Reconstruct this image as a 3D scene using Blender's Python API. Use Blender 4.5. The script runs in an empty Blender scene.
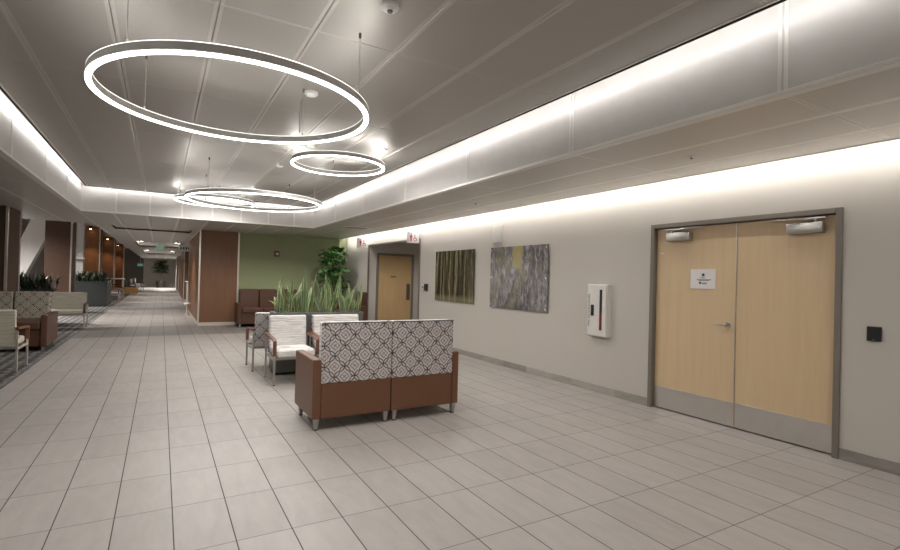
import bpy, bmesh, math, random
from mathutils import Vector, Matrix
random.seed(11)
PI = math.pi
scene = bpy.context.scene
COL = scene.collection

# ------------------------------------------------------------------ materials
class NT:
    def __init__(s, name):
        s.m = bpy.data.materials.new(name); s.m.use_nodes = True
        s.t = s.m.node_tree; s.n = s.t.nodes; s.l = s.t.links
        s.b = s.n['Principled BSDF']
    def put(s, sock, v):
        if isinstance(v, bpy.types.NodeSocket): s.l.new(v, sock)
        elif isinstance(v, (tuple, list)) and len(v) == 3 and sock.type == 'RGBA': sock.default_value = (*v, 1)
        else: sock.default_value = v
    def math(s, op, a, b=0.0, c=0.0):
        n = s.n.new('ShaderNodeMath'); n.operation = op
        for i, v in enumerate((a, b, c)): s.put(n.inputs[i], v)
        return n.outputs[0]
    def coord(s, kind='Object'):
        return s.n.new('ShaderNodeTexCoord').outputs[kind]
    def sep(s, v):
        n = s.n.new('ShaderNodeSeparateXYZ'); s.l.new(v, n.inputs[0]); return n.outputs
    def comb(s, x, y, z):
        n = s.n.new('ShaderNodeCombineXYZ')
        for i, v in enumerate((x, y, z)): s.put(n.inputs[i], v)
        return n.outputs[0]
    def scale(s, v, sc, off=(0, 0, 0)):
        n = s.n.new('ShaderNodeMapping'); s.l.new(v, n.inputs[0])
        n.inputs['Scale'].default_value = sc; n.inputs['Location'].default_value = off
        return n.outputs[0]
    def noise(s, v, sc=5, det=3, rough=.55, dist=0):
        n = s.n.new('ShaderNodeTexNoise'); s.l.new(v, n.inputs['Vector'])
        n.inputs['Scale'].default_value = sc; n.inputs['Detail'].default_value = det
        n.inputs['Roughness'].default_value = rough; n.inputs['Distortion'].default_value = dist
        return n.outputs['Fac']
    def white(s, v):
        n = s.n.new('ShaderNodeTexWhiteNoise'); n.noise_dimensions = '3D'; s.l.new(v, n.inputs['Vector'])
        return n.outputs['Value']
    def ramp(s, f, stops):
        n = s.n.new('ShaderNodeValToRGB'); s.put(n.inputs[0], f)
        e = n.color_ramp.elements
        while len(e) < len(stops): e.new(.5)
        for i, (p, c) in enumerate(stops):
            e[i].position = p; e[i].color = (*c, 1) if len(c) == 3 else c
        return n.outputs[0]
    def mix(s, f, a, b):
        n = s.n.new('ShaderNodeMix'); n.data_type = 'RGBA'
        s.put(n.inputs[0], f); s.put(n.inputs[6], a); s.put(n.inputs[7], b)
        return n.outputs[2]
    def sstep(s, x, a, b, lo=0.0, hi=1.0):
        n = s.n.new('ShaderNodeMapRange'); n.interpolation_type = 'SMOOTHSTEP'
        s.put(n.inputs[0], x); s.put(n.inputs[1], a); s.put(n.inputs[2], b); n.inputs[3].default_value = lo; n.inputs[4].default_value = hi
        return n.outputs[0]
    def bump(s, h, st=.2, d=.01):
        n = s.n.new('ShaderNodeBump'); s.l.new(h, n.inputs['Height'])
        n.inputs['Strength'].default_value = st; n.inputs['Distance'].default_value = d
        s.l.new(n.outputs[0], s.b.inputs['Normal'])
    def base(s, c, rough=.5, metal=0., spec=.5):
        s.put(s.b.inputs['Base Color'], c); s.put(s.b.inputs['Roughness'], rough)
        s.put(s.b.inputs['Metallic'], metal); s.b.inputs['Specular IOR Level'].default_value = spec
        return s

def simple(name, c, rough=.5, metal=0., spec=.5, var=.06, sc=8, bump=0):
    k = NT(name); co = k.coord()
    f = k.noise(co, sc, 4)
    k.base(k.mix(f, tuple(x*(1-var) for x in c), tuple(min(1, x*(1+var)) for x in c)), rough, metal, spec)
    if bump: k.bump(k.noise(co, sc*12, 2), bump, .002)
    return k.m

def glow(name, c, st):
    k = NT(name); k.base((.8, .8, .8), .5)
    k.b.inputs['Emission Color'].default_value = (*c, 1); k.b.inputs['Emission Strength'].default_value = st
    return k.m

def wood(name, dark, light, rough=.4, axis=2, sc=1.0):
    k = NT(name); co = k.coord()
    s = [14*sc]*3; s[axis] = .9*sc
    g = k.noise(k.scale(co, tuple(s)), 1.6, 5, .6, .4)
    s2 = [60*sc]*3; s2[axis] = 2*sc
    g2 = k.noise(k.scale(co, tuple(s2)), 1.5, 2)
    f = k.math('ADD', k.math('MULTIPLY', g, .7), k.math('MULTIPLY', g2, .3))
    k.base(k.ramp(f, [(.3, dark), (.7, light)]), rough); return k.m

def floor_tile():
    k = NT('floor_tile'); co = k.coord(); x, y, z = k.sep(co)
    u = k.math('DIVIDE', k.math('SUBTRACT', x, .101), .305); v = k.math('DIVIDE', k.math('SUBTRACT', y, 3.597), .61)
    iu = k.math('FLOOR', u); iv = k.math('FLOOR', v)
    fu = k.math('SUBTRACT', u, iu); fv = k.math('SUBTRACT', v, iv)
    du = k.math('MULTIPLY', k.math('MINIMUM', fu, k.math('SUBTRACT', 1, fu)), .305)
    dv = k.math('MULTIPLY', k.math('MINIMUM', fv, k.math('SUBTRACT', 1, fv)), .61)
    g = k.math('MAXIMUM', k.sstep(du, .0022, .0040, 1, 0), k.math('MULTIPLY', k.sstep(dv, .0014, .0030, 1, 0), .95))
    rnd = k.white(k.comb(iu, iv, 0))
    st = k.noise(k.scale(k.comb(k.math('ADD', x, k.math('MULTIPLY', rnd, 9)), y, 0), (9, 2.2, 1)), 1.4, 5, .6, .5)
    val = k.math('ADD', k.math('MULTIPLY', rnd, .22), k.math('MULTIPLY', st, .78))
    c = k.ramp(val, [(.25, (.318, .292, .268)), (.75, (.398, .370, .344))])
    # darker accent courses laid across the hall
    b1 = k.math('MULTIPLY', k.math('GREATER_THAN', y, 13.357), k.math('LESS_THAN', y, 15.797))
    b2 = k.math('MULTIPLY', k.math('GREATER_THAN', y, 22.507), k.math('LESS_THAN', y, 27.387))
    b3 = k.math('MULTIPLY', k.math('GREATER_THAN', y, 40.197), k.math('LESS_THAN', y, 43.857))
    band = k.math('MAXIMUM', b1, k.math('MAXIMUM', b2, b3))
    c = k.mix(k.math('MULTIPLY', band, .75), c, (.165, .15, .145))
    c = k.mix(k.math('MULTIPLY', g, .95), c, (.035, .029, .026))
    k.base(c, k.math('ADD', .42, k.math('MULTIPLY', g, .4)), 0, .4)
    k.bump(k.math('SUBTRACT', 1, g), .35, .002)
    return k.m

def carpet_mat():
    k = NT('carpet_weave'); co = k.coord(); x, y, z = k.sep(co)
    w = k.noise(k.scale(co, (1.2, 5, 1)), 3, 4, .6, 1.5)
    st = k.math('SINE', k.math('ADD', k.math('MULTIPLY', x, 40), k.math('MULTIPLY', w, 14)))
    f = k.math('ADD', k.math('MULTIPLY', st, .25), w)
    k.base(k.ramp(f, [(.3, (.055, .052, .05)), (.55, (.13, .125, .12)), (.8, (.26, .25, .235))]), .95, 0, .1)
    k.bump(k.noise(co, 300, 2), .5, .004)
    return k.m

def lattice(name, bg, dk, p=.155):
    k = NT(name); co = k.coord(); x, y, z = k.sep(co)
    nz = k.noise(co, 70, 3, .7); nw = k.noise(co, 22, 2)
    u = k.math('ADD', k.math('DIVIDE', x, p), k.math('MULTIPLY', k.math('SUBTRACT', nw, .5), .10)); v = k.math('DIVIDE', z, p)
    a = k.math('ADD', u, v); b = k.math('SUBTRACT', u, v)
    jit = k.math('MULTIPLY', k.math('SUBTRACT', nz, .5), .10)
    fa = k.math('FRACT', a); fb = k.math('FRACT', b)
    ka = k.math('ABSOLUTE', k.math('SUBTRACT', fa, .5)); kb = k.math('ABSOLUTE', k.math('SUBTRACT', fb, .5))
    def petal(ka, kb):          # hollow leaf strokes running from knot to knot
        w = k.math('ADD', .018, k.math('MULTIPLY', k.math('ABSOLUTE', k.math('SINE', k.math('MULTIPLY', kb, 2*PI))), .085))
        w = k.math('ADD', w, k.math('MULTIPLY', jit, .5))
        d = k.math('ABSOLUTE', k.math('SUBTRACT', ka, k.math('MAXIMUM', w, 0)))
        return k.sstep(d, .02, .06, 1, 0)
    d = k.math('MAXIMUM', petal(ka, kb), petal(kb, ka))
    ca = k.math('SUBTRACT', .5, ka); cb = k.math('SUBTRACT', .5, kb)
    dm = k.math('ABSOLUTE', k.math('SUBTRACT', k.math('ADD', k.math('MAXIMUM', ca, cb), jit), .22))
    d = k.math('MAXIMUM', d, k.sstep(dm, .012, .05, .8, 0))
    cr = k.math('ADD', k.math('MINIMUM', ca, cb), k.math('MULTIPLY', jit, .7))   # small cross in the middle of each diamond
    d = k.math('MAXIMUM', d, k.math('MULTIPLY', k.sstep(cr, .01, .045, .85, 0), k.sstep(k.math('MAXIMUM', ca, cb), .1, .16, 1, 0)))
    r = k.math('SQRT', k.math('ADD', k.math('MULTIPLY', ka, ka), k.math('MULTIPLY', kb, kb)))
    knot = k.sstep(k.math('ADD', r, k.math('MULTIPLY', jit, 1.2)), .05, .11, 1, 0)
    d = k.math('MAXIMUM', k.math('MULTIPLY', d, k.math('ADD', .62, k.math('MULTIPLY', nz, .5))), knot)
    sp = k.noise(co, 200, 2, .6)
    back = k.mix(sp, tuple(q*.7 for q in bg), tuple(min(1, q*1.22) for q in bg))
    k.base(k.mix(d, back, dk), .85, 0, .2)
    k.bump(sp, .25, .002)
    return k.m

def slub(name, c, dk):
    k = NT(name); co = k.coord()
    f = k.noise(k.scale(co, (5, 5, 70)), 1, 3, .6, .6)
    k.base(k.ramp(f, [(.36, dk), (.56, c)]), .85, 0, .2); k.bump(f, .2, .003); return k.m

def panel_metal(name, c, rough=.33, metal=.75):
    k = NT(name); co = k.coord()
    f = k.noise(co, 1.3, 2)
    k.base(k.mix(f, tuple(q*.95 for q in c), c), k.math('ADD', rough-.03, k.math('MULTIPLY', k.noise(co, 3, 2), .06)), metal)
    k.bump(k.noise(k.scale(co, (1.4, .8, 1.4)), 1.0, 2), .06, .02)
    return k.m

def birch_art():
    k = NT('art_tree_trunks'); co = k.coord(); x, y, z = k.sep(co)
    wob = k.math('MULTIPLY', k.noise(k.comb(0, y, k.math('MULTIPLY', z, .8)), 2.2, 2), .10)
    n = k.noise(k.scale(k.comb(0, k.math('ADD', y, wob), z), (1, 8.5, .32)), 1.0, 4, .62)
    fine = k.noise(k.scale(co, (1, 60, 9)), 1, 3)
    c = k.ramp(k.math('ADD', n, k.math('MULTIPLY', k.math('SUBTRACT', fine, .5), .14)),
               [(.36, (.014, .012, .010)), (.47, (.04, .034, .022)), (.54, (.10, .088, .048)), (.59, (.27, .245, .145)), (.635, (.05, .042, .03)), (.74, (.12, .105, .075)), (.8, (.30, .27, .19))])
    lowg = k.sstep(z, -.36, -.48, 0, 1)
    c = k.mix(k.math('MULTIPLY', lowg, .45), c, (.25, .24, .14))
    k.base(c, .12, 0, .5); return k.m

def abstract_art():
    k = NT('art_brushed_abstract'); co = k.coord(); x, y, z = k.sep(co)
    n = k.noise(k.scale(co, (1, 11, 4.5)), 1.2, 6, .68, .8)
    h = k.noise(k.scale(co, (1, 2.4, 1.6)), 1.3, 2, .5)
    c = k.ramp(n, [(.36, (.045, .04, .042)), (.5, (.125, .115, .118)), (.62, (.30, .28, .28))])
    c = k.mix(k.sstep(h, .5, .62, 0, .5), c, (.15, .135, .075))
    # one tall mustard brush patch near the top, two pale dabs in the lower corner
    dy = k.math('ABSOLUTE', k.math('ADD', y, .0)); dz = k.math('ABSOLUTE', k.math('SUBTRACT', z, .37))
    edge = k.math('MULTIPLY', k.math('SUBTRACT', n, .5), .5)
    pm = k.math('MULTIPLY', k.sstep(k.math('ADD', dy, edge), .09, .15, 1, 0), k.sstep(k.math('ADD', dz, edge), .17, .26, 1, 0))
    c = k.mix(k.math('MULTIPLY', pm, .8), c, (.33, .285, .10))
    k.base(c, .14, 0, .5); return k.m

def leaf_mat(name, mid, edge, lo=.5, hi=.95):
    k = NT(name); uv = k.coord('UV'); u, v, w = k.sep(uv)
    d = k.math('MULTIPLY', k.math('ABSOLUTE', k.math('SUBTRACT', u, .5)), 2)
    bands = k.noise(k.scale(k.coord(), (10, 10, 45)), 1, 3)
    m = k.mix(bands, tuple(q*.6 for q in mid), tuple(q*1.5 for q in mid))
    k.base(k.mix(k.sstep(d, lo, hi), m, edge), .42, 0, .4); return k.m

def ceiling_mat(name, body, margin, x0, px, y0, py, rough, metal, wx=.032, wy=.02):
    # satin perforated metal panels; the plain margin round every panel is paler
    k = NT(name); co = k.coord(); x, y, z = k.sep(co)
    def edge(c, c0, p, w):
        f = k.math('FRACT', k.math('ADD', k.math('DIVIDE', k.math('SUBTRACT', c, c0), p), 50.0))
        d = k.math('MULTIPLY', k.math('MINIMUM', f, k.math('SUBTRACT', 1, f)), p)
        return k.sstep(d, w*.75, w, 1, 0)
    m = k.math('MAXIMUM', edge(x, x0, px, wx), k.math('MULTIPLY', edge(y, y0, py, wy), .55))
    n = k.noise(co, 1.3, 2)
    c = k.mix(n, tuple(q*.95 for q in body), body)
    k.base(k.mix(m, c, margin), k.math('ADD', rough-.03, k.math('MULTIPLY', n, .06)), metal)
    k.bump(k.noise(k.scale(co, (1.4, .8, 1.4)), 1.0, 2), .06, .02)
    return k.m

M = {}
M['tile'] = floor_tile()
M['carpet'] = carpet_mat()
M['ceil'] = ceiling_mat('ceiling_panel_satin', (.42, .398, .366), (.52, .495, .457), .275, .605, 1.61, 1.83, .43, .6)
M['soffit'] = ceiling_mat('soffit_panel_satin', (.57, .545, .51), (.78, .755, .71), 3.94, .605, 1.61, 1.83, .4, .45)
M['face'] = simple('cove_face_white', (.58, .555, .53), .38)
M['lip'] = simple('pale_edge_trim', (.74, .72, .68), .35, .2)
M['gap'] = simple('dark_reveal', (.012, .011, .01), .7)
M['wall'] = simple('warm_grey_paint', (.47, .436, .392), .7, 0, .3, .02, 3)
M['green'] = simple('olive_green_paint', (.30, .335, .19), .7, 0, .25, .03, 3)
M['darkwall'] = simple('dark_wall', (.16, .14, .12), .7)
M['paleglass'] = simple('pale_wall_panel', (.62, .60, .58), .5)
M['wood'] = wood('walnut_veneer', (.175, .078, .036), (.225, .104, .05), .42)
M['woodshade'] = wood('shaded_walnut_veneer', (.05, .025, .016), (.08, .04, .024), .45)  # walnut of the less lit left columns, shade darkened into the colour
M['doorwood'] = wood('maple_veneer', (.53, .385, .23), (.595, .445, .275), .45, 2, .7)
M['oak'] = wood('restroom_door_veneer', (.42, .275, .13), (.50, .34, .17), .4)
M['frame'] = simple('door_frame_taupe', (.165, .143, .117), .45)
M['steel'] = simple('brushed_steel', (.58, .555, .52), .38, .85)
M['alum'] = simple('satin_aluminium', (.46, .44, .41), .33, .9)
M['champ'] = simple('champagne_trim', (.70, .64, .56), .3, .75)
M['chrome'] = simple('chrome', (.8, .8, .8), .12, 1)
M['black'] = simple('black_plastic', (.012, .012, .013), .35)
M['rubber'] = simple('black_foot', (.015, .015, .015), .8)
M['white'] = simple('white_plastic', (.78, .77, .75), .4)
M['offwhite'] = simple('offwhite_case', (.62, .60, .56), .45)
M['wallwhite'] = simple('painted_speaker', (.55, .52, .475), .6)
M['leather'] = simple('brown_vinyl', (.145, .064, .031), .42, 0, .45, .08, 6, .15)
M['leatherd'] = simple('dark_brown_vinyl', (.09, .039, .021), .42, 0, .45, .08, 6, .15)
M['armwood'] = wood('reddish_arm_wood', (.10, .035, .018), (.19, .075, .04), .35, 1)
M['lattice'] = lattice('trellis_fabric', (.56, .515, .495), (.055, .045, .047), .205)
M['latticeg'] = lattice('trellis_fabric_tan', (.43, .39, .32), (.075, .058, .045), .2)
M['slub'] = slub('white_slub_fabric', (.76, .74, .715), (.50, .475, .455))
M['cream'] = slub('cream_slub_fabric', (.56, .535, .44), (.42, .40, .33))
M['lilac'] = slub('pale_mauve_fabric', (.40, .365, .35), (.30, .27, .26))
M['darkfab'] = simple('dark_green_fabric', (.022, .028, .024), .8)
M['yellow'] = simple('mustard_vinyl', (.50, .29, .09), .5)
M['planter'] = simple('charcoal_planter', (.115, .12, .112), .45)
M['planterd'] = simple('black_green_planter', (.022, .026, .025), .45)
M['soil'] = simple('soil', (.06, .05, .045), .95, 0, .2, .4, 40, .6)
M['snake'] = leaf_mat('snake_leaf', (.095, .155, .075), (.52, .54, .25), .6, .9)
M['darkleaf'] = leaf_mat('dark_leaf', (.022, .035, .018), (.04, .06, .03))
M['fig'] = leaf_mat('fig_leaf', (.065, .17, .045), (.09, .22, .06))
M['bark'] = simple('bark', (.12, .085, .055), .9, 0, .2, .3, 30, .5)
M['pot'] = simple('dark_pot', (.03, .025, .022), .5)
M['led'] = glow('led_cove', (1, .98, .96), 12.5)
M['ledwall'] = glow('led_wall_cove', (1, .98, .955), 36)
M['ring'] = glow('ring_diffuser', (1, .98, .955), 5)
M['ringtop'] = glow('ring_top_diffuser', (1, .98, .955), 20)
M['ringtopb'] = glow('ring_top_diffuser_bright', (1, .98, .955), 55)
M['ringlip'] = glow('ring_lip', (1, .98, .955), 1.1)
M['ringbody'] = simple('ring_housing', (.60, .585, .565), .4, .2)
M['cable'] = simple('steel_cable', (.5, .48, .45), .4, .6)
M['red'] = simple('sign_red', (.42, .015, .03), .5)
M['deepred'] = simple('extinguisher_red', (.16, .012, .016), .35)
M['ink'] = simple('ink', (.06, .058, .06), .7)
M['greensign'] = glow('exit_green', (.05, .5, .24), .22)
M['signwhite'] = simple('sign_white', (.82, .81, .80), .45)
M['paper'] = simple('paper', (.66, .63, .62), .7)
M['art1'] = birch_art(); M['art2'] = abstract_art()
M['warm'] = glow('warm_lamp', (1, .62, .28), 30)
M['traylight'] = glow('corridor_tray_light', (1, .93, .84), 5)
M['glassdark'] = simple('dark_glass', (.03, .04, .055), .08)
M['tan'] = simple('lamp_shade_tan', (.5, .36, .2), .7)

# ------------------------------------------------------------------ mesh helpers
def new(): return bmesh.new()

def box(bm, x0, x1, y0, y1, z0, z1, bev=0, seg=2, rot=None, piv=None):
    x0, x1 = min(x0, x1), max(x0, x1); y0, y1 = min(y0, y1), max(y0, y1); z0, z1 = min(z0, z1), max(z0, z1)
    t = bmesh.new()
    bmesh.ops.create_cube(t, size=1)
    for v in t.verts:
        v.co = Vector((x0+(v.co.x+.5)*(x1-x0), y0+(v.co.y+.5)*(y1-y0), z0+(v.co.z+.5)*(z1-z0)))
    if bev:
        bmesh.ops.bevel(t, geom=t.edges[:], offset=min(bev, .49*min(x1-x0, y1-y0, z1-z0)), segments=seg, profile=.5, affect='EDGES')
    if rot is not None:
        p = Vector(piv or ((x0+x1)/2, (y0+y1)/2, (z0+z1)/2))
        for v in t.verts: v.co = p + rot @ (v.co-p)
    me = bpy.data.meshes.new('tmp'); t.to_mesh(me); t.free(); bm.from_mesh(me); bpy.data.meshes.remove(me)

def tube(bm, pts, r, n=8, cap=True):
    pts = [Vector(p) for p in pts]; R = r if isinstance(r, (list, tuple)) else [r]*len(pts)
    rings = []
    for i, p in enumerate(pts):
        d = (pts[min(i+1, len(pts)-1)]-pts[max(i-1, 0)]).normalized()
        up = Vector((0, 0, 1)) if abs(d.z) < .9 else Vector((1, 0, 0))
        a = d.cross(up).normalized(); b = d.cross(a)
        rings.append([bm.verts.new(p+(a*math.cos(2*PI*k/n)+b*math.sin(2*PI*k/n))*R[i]) for k in range(n)])
    for A, B in zip(rings, rings[1:]):
        for k in range(n):
            bm.faces.new((A[k], A[(k+1) % n], B[(k+1) % n], B[k]))
    if cap: bm.faces.new(rings[0][::-1]); bm.faces.new(rings[-1])

def taper(bm, x, y, z0, z1, w0, w1, bev=.003):
    """square leg, w0 at the bottom, w1 at the top"""
    v = [bm.verts.new((x+sx*w/2, y+sy*w/2, z)) for z, w in ((z0, w0), (z1, w1)) for sx, sy in ((-1, -1), (1, -1), (1, 1), (-1, 1))]
    for f in ((3, 2, 1, 0), (4, 5, 6, 7), (0, 1, 5, 4), (1, 2, 6, 5), (2, 3, 7, 6), (3, 0, 4, 7)): bm.faces.new([v[i] for i in f])

def lathe(bm, prof, cx, cy, n=96, closed=True):
    rings = [[bm.verts.new((cx+r*math.cos(2*PI*k/n), cy+r*math.sin(2*PI*k/n), z)) for k in range(n)] for r, z in prof]
    m = len(rings); rng = range(m if closed else m-1)
    for i in rng:
        A, B = rings[i], rings[(i+1) % m]
        for k in range(n): bm.faces.new((A[k], A[(k+1) % n], B[(k+1) % n], B[k]))
    if not closed:
        if prof[0][0] > 1e-5: bm.faces.new(rings[0][::-1])
        if prof[-1][0] > 1e-5: bm.faces.new(rings[-1])

def prism(bm, pts, axis, a, b):
    """extrude the 2D outline pts along axis (0 x, 1 y, 2 z) from a to b"""
    def P(p, t):
        return {0: (t, p[0], p[1]), 1: (p[0], t, p[1]), 2: (p[0], p[1], t)}[axis]
    A = [bm.verts.new(P(p, a)) for p in pts]; B = [bm.verts.new(P(p, b)) for p in pts]
    n = len(pts)
    bm.faces.new(A[::-1]); bm.faces.new(B)
    for i in range(n): bm.faces.new((A[i], A[(i+1) % n], B[(i+1) % n], B[i]))

def disc(bm, axis, c, r, t, n=24):
    pts = [(c[0]+r*math.cos(2*PI*k/n), c[1]+r*math.sin(2*PI*k/n)) for k in range(n)]
    prism(bm, pts, axis, c[2], c[2]+t)

def obj(name, bm, mat, parent=None, smooth=False):
    bmesh.ops.recalc_face_normals(bm, faces=bm.faces[:])
    me = bpy.data.meshes.new(name); bm.to_mesh(me); bm.free()
    me.materials.append(mat)
    if smooth:
        for p in me.polygons: p.use_smooth = True
        try: me.set_sharp_from_angle(angle=math.radians(40))
        except Exception: pass
    o = bpy.data.objects.new(name, me); COL.objects.link(o)
    if parent is not None: o.parent = parent
    return o

def tag(o, label, cat, group=None):
    o['label'] = label; o['category'] = cat
    if group: o['group'] = group
    return o

def thing(name, label, cat, loc=(0, 0, 0), rz=0, group=None):
    o = bpy.data.objects.new(name, None); COL.objects.link(o)
    o.empty_display_size = .1; o.location = loc; o.rotation_euler = (0, 0, rz)
    return tag(o, label, cat, group)

def struct(name, bm, mat, parent=None, smooth=False):
    o = obj(name, bm, mat, parent, smooth)
    if parent is None: o['kind'] = 'structure'
    return o

def sroot(name, loc=(0, 0, 0), rz=0):
    o = bpy.data.objects.new(name, None); COL.objects.link(o); o.location = loc; o.rotation_euler = (0, 0, rz)
    o['kind'] = 'structure'; return o

def copy_thing(root, loc, rz, label, group=None):
    r = root.copy(); COL.objects.link(r); r.location = loc; r.rotation_euler = (0, 0, rz); r['label'] = label
    if group: r['group'] = group
    for ch in list(root.children):
        c = ch.copy(); COL.objects.link(c); c.parent = r
        for g in list(ch.children):
            d = g.copy(); COL.objects.link(d); d.parent = c
    return r

def text_bm(s, size, mtx, depth=.001):
    cu = bpy.data.curves.new('t', 'FONT'); cu.body = s; cu.size = size; cu.extrude = depth
    cu.align_x = 'CENTER'; cu.align_y = 'CENTER'; cu.resolution_u = 2
    o = bpy.data.objects.new('t', cu); COL.objects.link(o)
    bpy.context.view_layer.update()
    me = bpy.data.meshes.new_from_object(o.evaluated_get(bpy.context.evaluated_depsgraph_get()))
    bpy.data.objects.remove(o); bpy.data.curves.remove(cu)
    bm = bmesh.new(); bm.from_mesh(me); bpy.data.meshes.remove(me)
    bmesh.ops.transform(bm, matrix=mtx, verts=bm.verts[:]); return bm

# ------------------------------------------------------------------ dimensions (camera stands at x=0 y=0, z=1.5)
XW = 5.218            # right wall plane
YB = -6.0             # room end behind the camera
SZ = 2.70             # soffit height
PZ = 3.20             # raised panel ceiling height
TX0, TX1, TY = -1.45, 3.30, 12.50   # tray opening
PX0, PX1, PY = -1.36, 3.13, 12.33   # floating panel ceiling
JY = 1.61; JS = 1.83                # cross joint pitch
FARY = 56.0

# ------------------------------------------------------------------ floor
b = new(); box(b, -1.66, 12, YB, FARY+1, -.1, 0); struct('floor', b, M['tile'])
b = new(); box(b, -8, -1.66, YB, FARY+1, -.1, .004); struct('carpet', b, M['carpet'])

# ------------------------------------------------------------------ panel ceiling
def panels(xs, ys, z0, z1, gap=.0035, bev=.004):
    bm = new()
    for a, c in zip(xs, xs[1:]):
        for d, e in zip(ys, ys[1:]):
            t = bmesh.new(); bmesh.ops.create_cube(t, size=1)
            for v in t.verts:
                v.co = Vector((a+gap/2+(v.co.x+.5)*(c-a-gap), d+gap/2+(v.co.y+.5)*(e-d-gap), z0+(v.co.z+.5)*(z1-z0)))
            ed = [q for q in t.edges if all(abs(v.co.z-z0) < 1e-5 for v in q.verts)]
            bmesh.ops.bevel(t, geom=ed, offset=bev, segments=1, affect='EDGES')
            me = bpy.data.meshes.new('t'); t.to_mesh(me); t.free(); bm.from_mesh(me); bpy.data.meshes.remove(me)
    return bm

ys = [YB] + [JY+JS*k for k in range(-4, 6)] + [PY]
xs = [PX0] + [.275+.605*k for k in range(-2, 5)] + [PX1]
struct('ceiling', panels(xs, ys, PZ, PZ+.03), M['ceil'])
b = new(); box(b, PX0+.02, PX1-.02, YB, PY-.02, PZ+.031, PZ+.05); struct('ceiling_backing', b, M['gap'])
b = new(); box(b, TX0-.1, TX1+.1, YB, TY+.1, PZ+.28, PZ+.36); struct('ceiling_slab', b, M['face'])
# black edge profile of the floating ceiling
b = new()
box(b, PX1-.012, PX1, YB, PY, PZ-.012, PZ+.002); box(b, PX0-.004, PX0+.012, YB, PY, PZ-.012, PZ+.002)
box(b, PX0, PX1, PY-.012, PY+.004, PZ-.012, PZ+.002)
struct('trim_1', b, M['gap'])
b = new()
box(b, PX1-.04, PX1-.022, YB, PY-.03, PZ-.006, PZ+.002); box(b, PX0+.022, PX0+.04, YB, PY-.03, PZ-.006, PZ+.002)
struct('trim_2', b, M['lip'])

# vertical faces of the tray with panel joints
def face_x(x, t, ys):
    bm = new()
    for d, e in zip(ys, ys[1:]): box(bm, x, x+t, d, e, SZ, PZ+.28)
    return bm
yj = [YB] + [JY+JS*k for k in range(-4, 6)] + [TY]
struct('tray_face_right', face_x(TX1, .04, yj), M['face'])
struct('tray_face_left', face_x(TX0-.04, .04, yj), M['face'])
b = new()
xj = [TX0] + [-.85+.61*k for k in range(0, 7)] + [TX1]
for a, c in zip(xj, xj[1:]): box(b, a, c, TY, TY+.04, SZ, PZ+.28)
struct('tray_face_far', b, M['face'])
b = new()
for y in yj[1:-1]:
    for q in (-.018, .018):
        box(b, TX1-.006, TX1, y+q-.011, y+q+.011, SZ+.02, PZ+.2, .003, 1); box(b, TX0, TX0+.006, y+q-.011, y+q+.011, SZ+.02, PZ+.2, .003, 1)
for x in xj[1:-1]: box(b, x-.015, x+.015, TY-.005, TY, SZ+.02, PZ+.2, .002, 1)
struct('trim_8', b, M['lip'])
b = new()
box(b, TX1-.012, TX1+.06, YB, TY+.05, SZ-.008, SZ+.022, .004, 1)
box(b, TX0-.06, TX0+.012, YB, TY+.05, SZ-.008, SZ+.022, .004, 1)
box(b, TX0-.06, TX1+.06, TY-.012, TY+.06, SZ-.0085, SZ+.0225, .004, 1)
struct('trim_3', b, M['lip'])

# soffits
SXR = 4.985
ys2 = [YB] + [JY+JS*k for k in range(-4, 8)] + [15.62]
struct('ceiling_soffit_right', panels([TX1+.06, 3.94, 4.55, SXR], ys2, SZ, SZ+.04), M['soffit'])
xs3 = [TX0-.06] + [-.85+.61*k for k in range(0, 7)] + [TX1+.06]
struct('ceiling_soffit_far', panels(xs3, [TY+.06, 14.05, 15.62], SZ, SZ+.04), M['soffit'])
struct('ceiling_soffit_left', panels([-7, -4.5, -2.9, TX0-.06], ys2, SZ, SZ+.04), M['soffit'])
b = new()
box(b, TX1+.06, SXR-.01, YB, 15.62, SZ+.041, SZ+.06); box(b, -7, TX0-.06, YB, 15.6, SZ+.041, SZ+.06); box(b, TX0-.06, TX1+.06, TY+.06, 15.6, SZ+.041, SZ+.06)
struct('soffit_backing', b, M['gap'])
b = new(); box(b, SXR-.002, SXR+.006, YB, 15.62, SZ-.006, SZ+.012); struct('trim_4', b, M['lip'])
b = new()   # wall cove slot
box(b, SXR-.12, XW+.1, YB, 15.9, SZ+.30, SZ+.34); box(b, SXR-.14, SXR-.12, YB, 15.62, SZ+.06, SZ+.34)
struct('cove_slot', b, M['face'])
b = new(); box(b, -7, -1.51, 15.58, 15.66, SZ, 3.6); box(b, -1.54, -1.46, 15.66, FARY, SZ-.0, 3.6); struct('bulkhead', b, M['soffit'])

# LED strips in the coves
def led(name, x0, x1, y0, y1, z0, z1, mat, label):
    bm = new(); box(bm, x0, x1, y0, y1, z0, z1)
    return tag(obj(name, bm, mat), label, 'light strip')
led('led_strip', PX1, PX1+.012, YB+.1, PY, PZ+.004, PZ+.028, M['led'], 'hidden white light strip along the right edge of the raised ceiling')
led('led_strip', PX0-.012, PX0, YB+.1, PY, PZ+.004, PZ+.028, M['led'], 'hidden white light strip along the left edge of the raised ceiling')
led('led_strip', PX0, PX1, PY, PY+.012, PZ+.004, PZ+.028, M['led'], 'hidden white light strip along the far edge of the raised ceiling')
led('led_strip', SXR+.004, SXR+.015, YB+.1, 15.5, SZ+.014, SZ+.036, M['ledwall'], 'hidden white light strip washing the top of the right wall')

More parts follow.
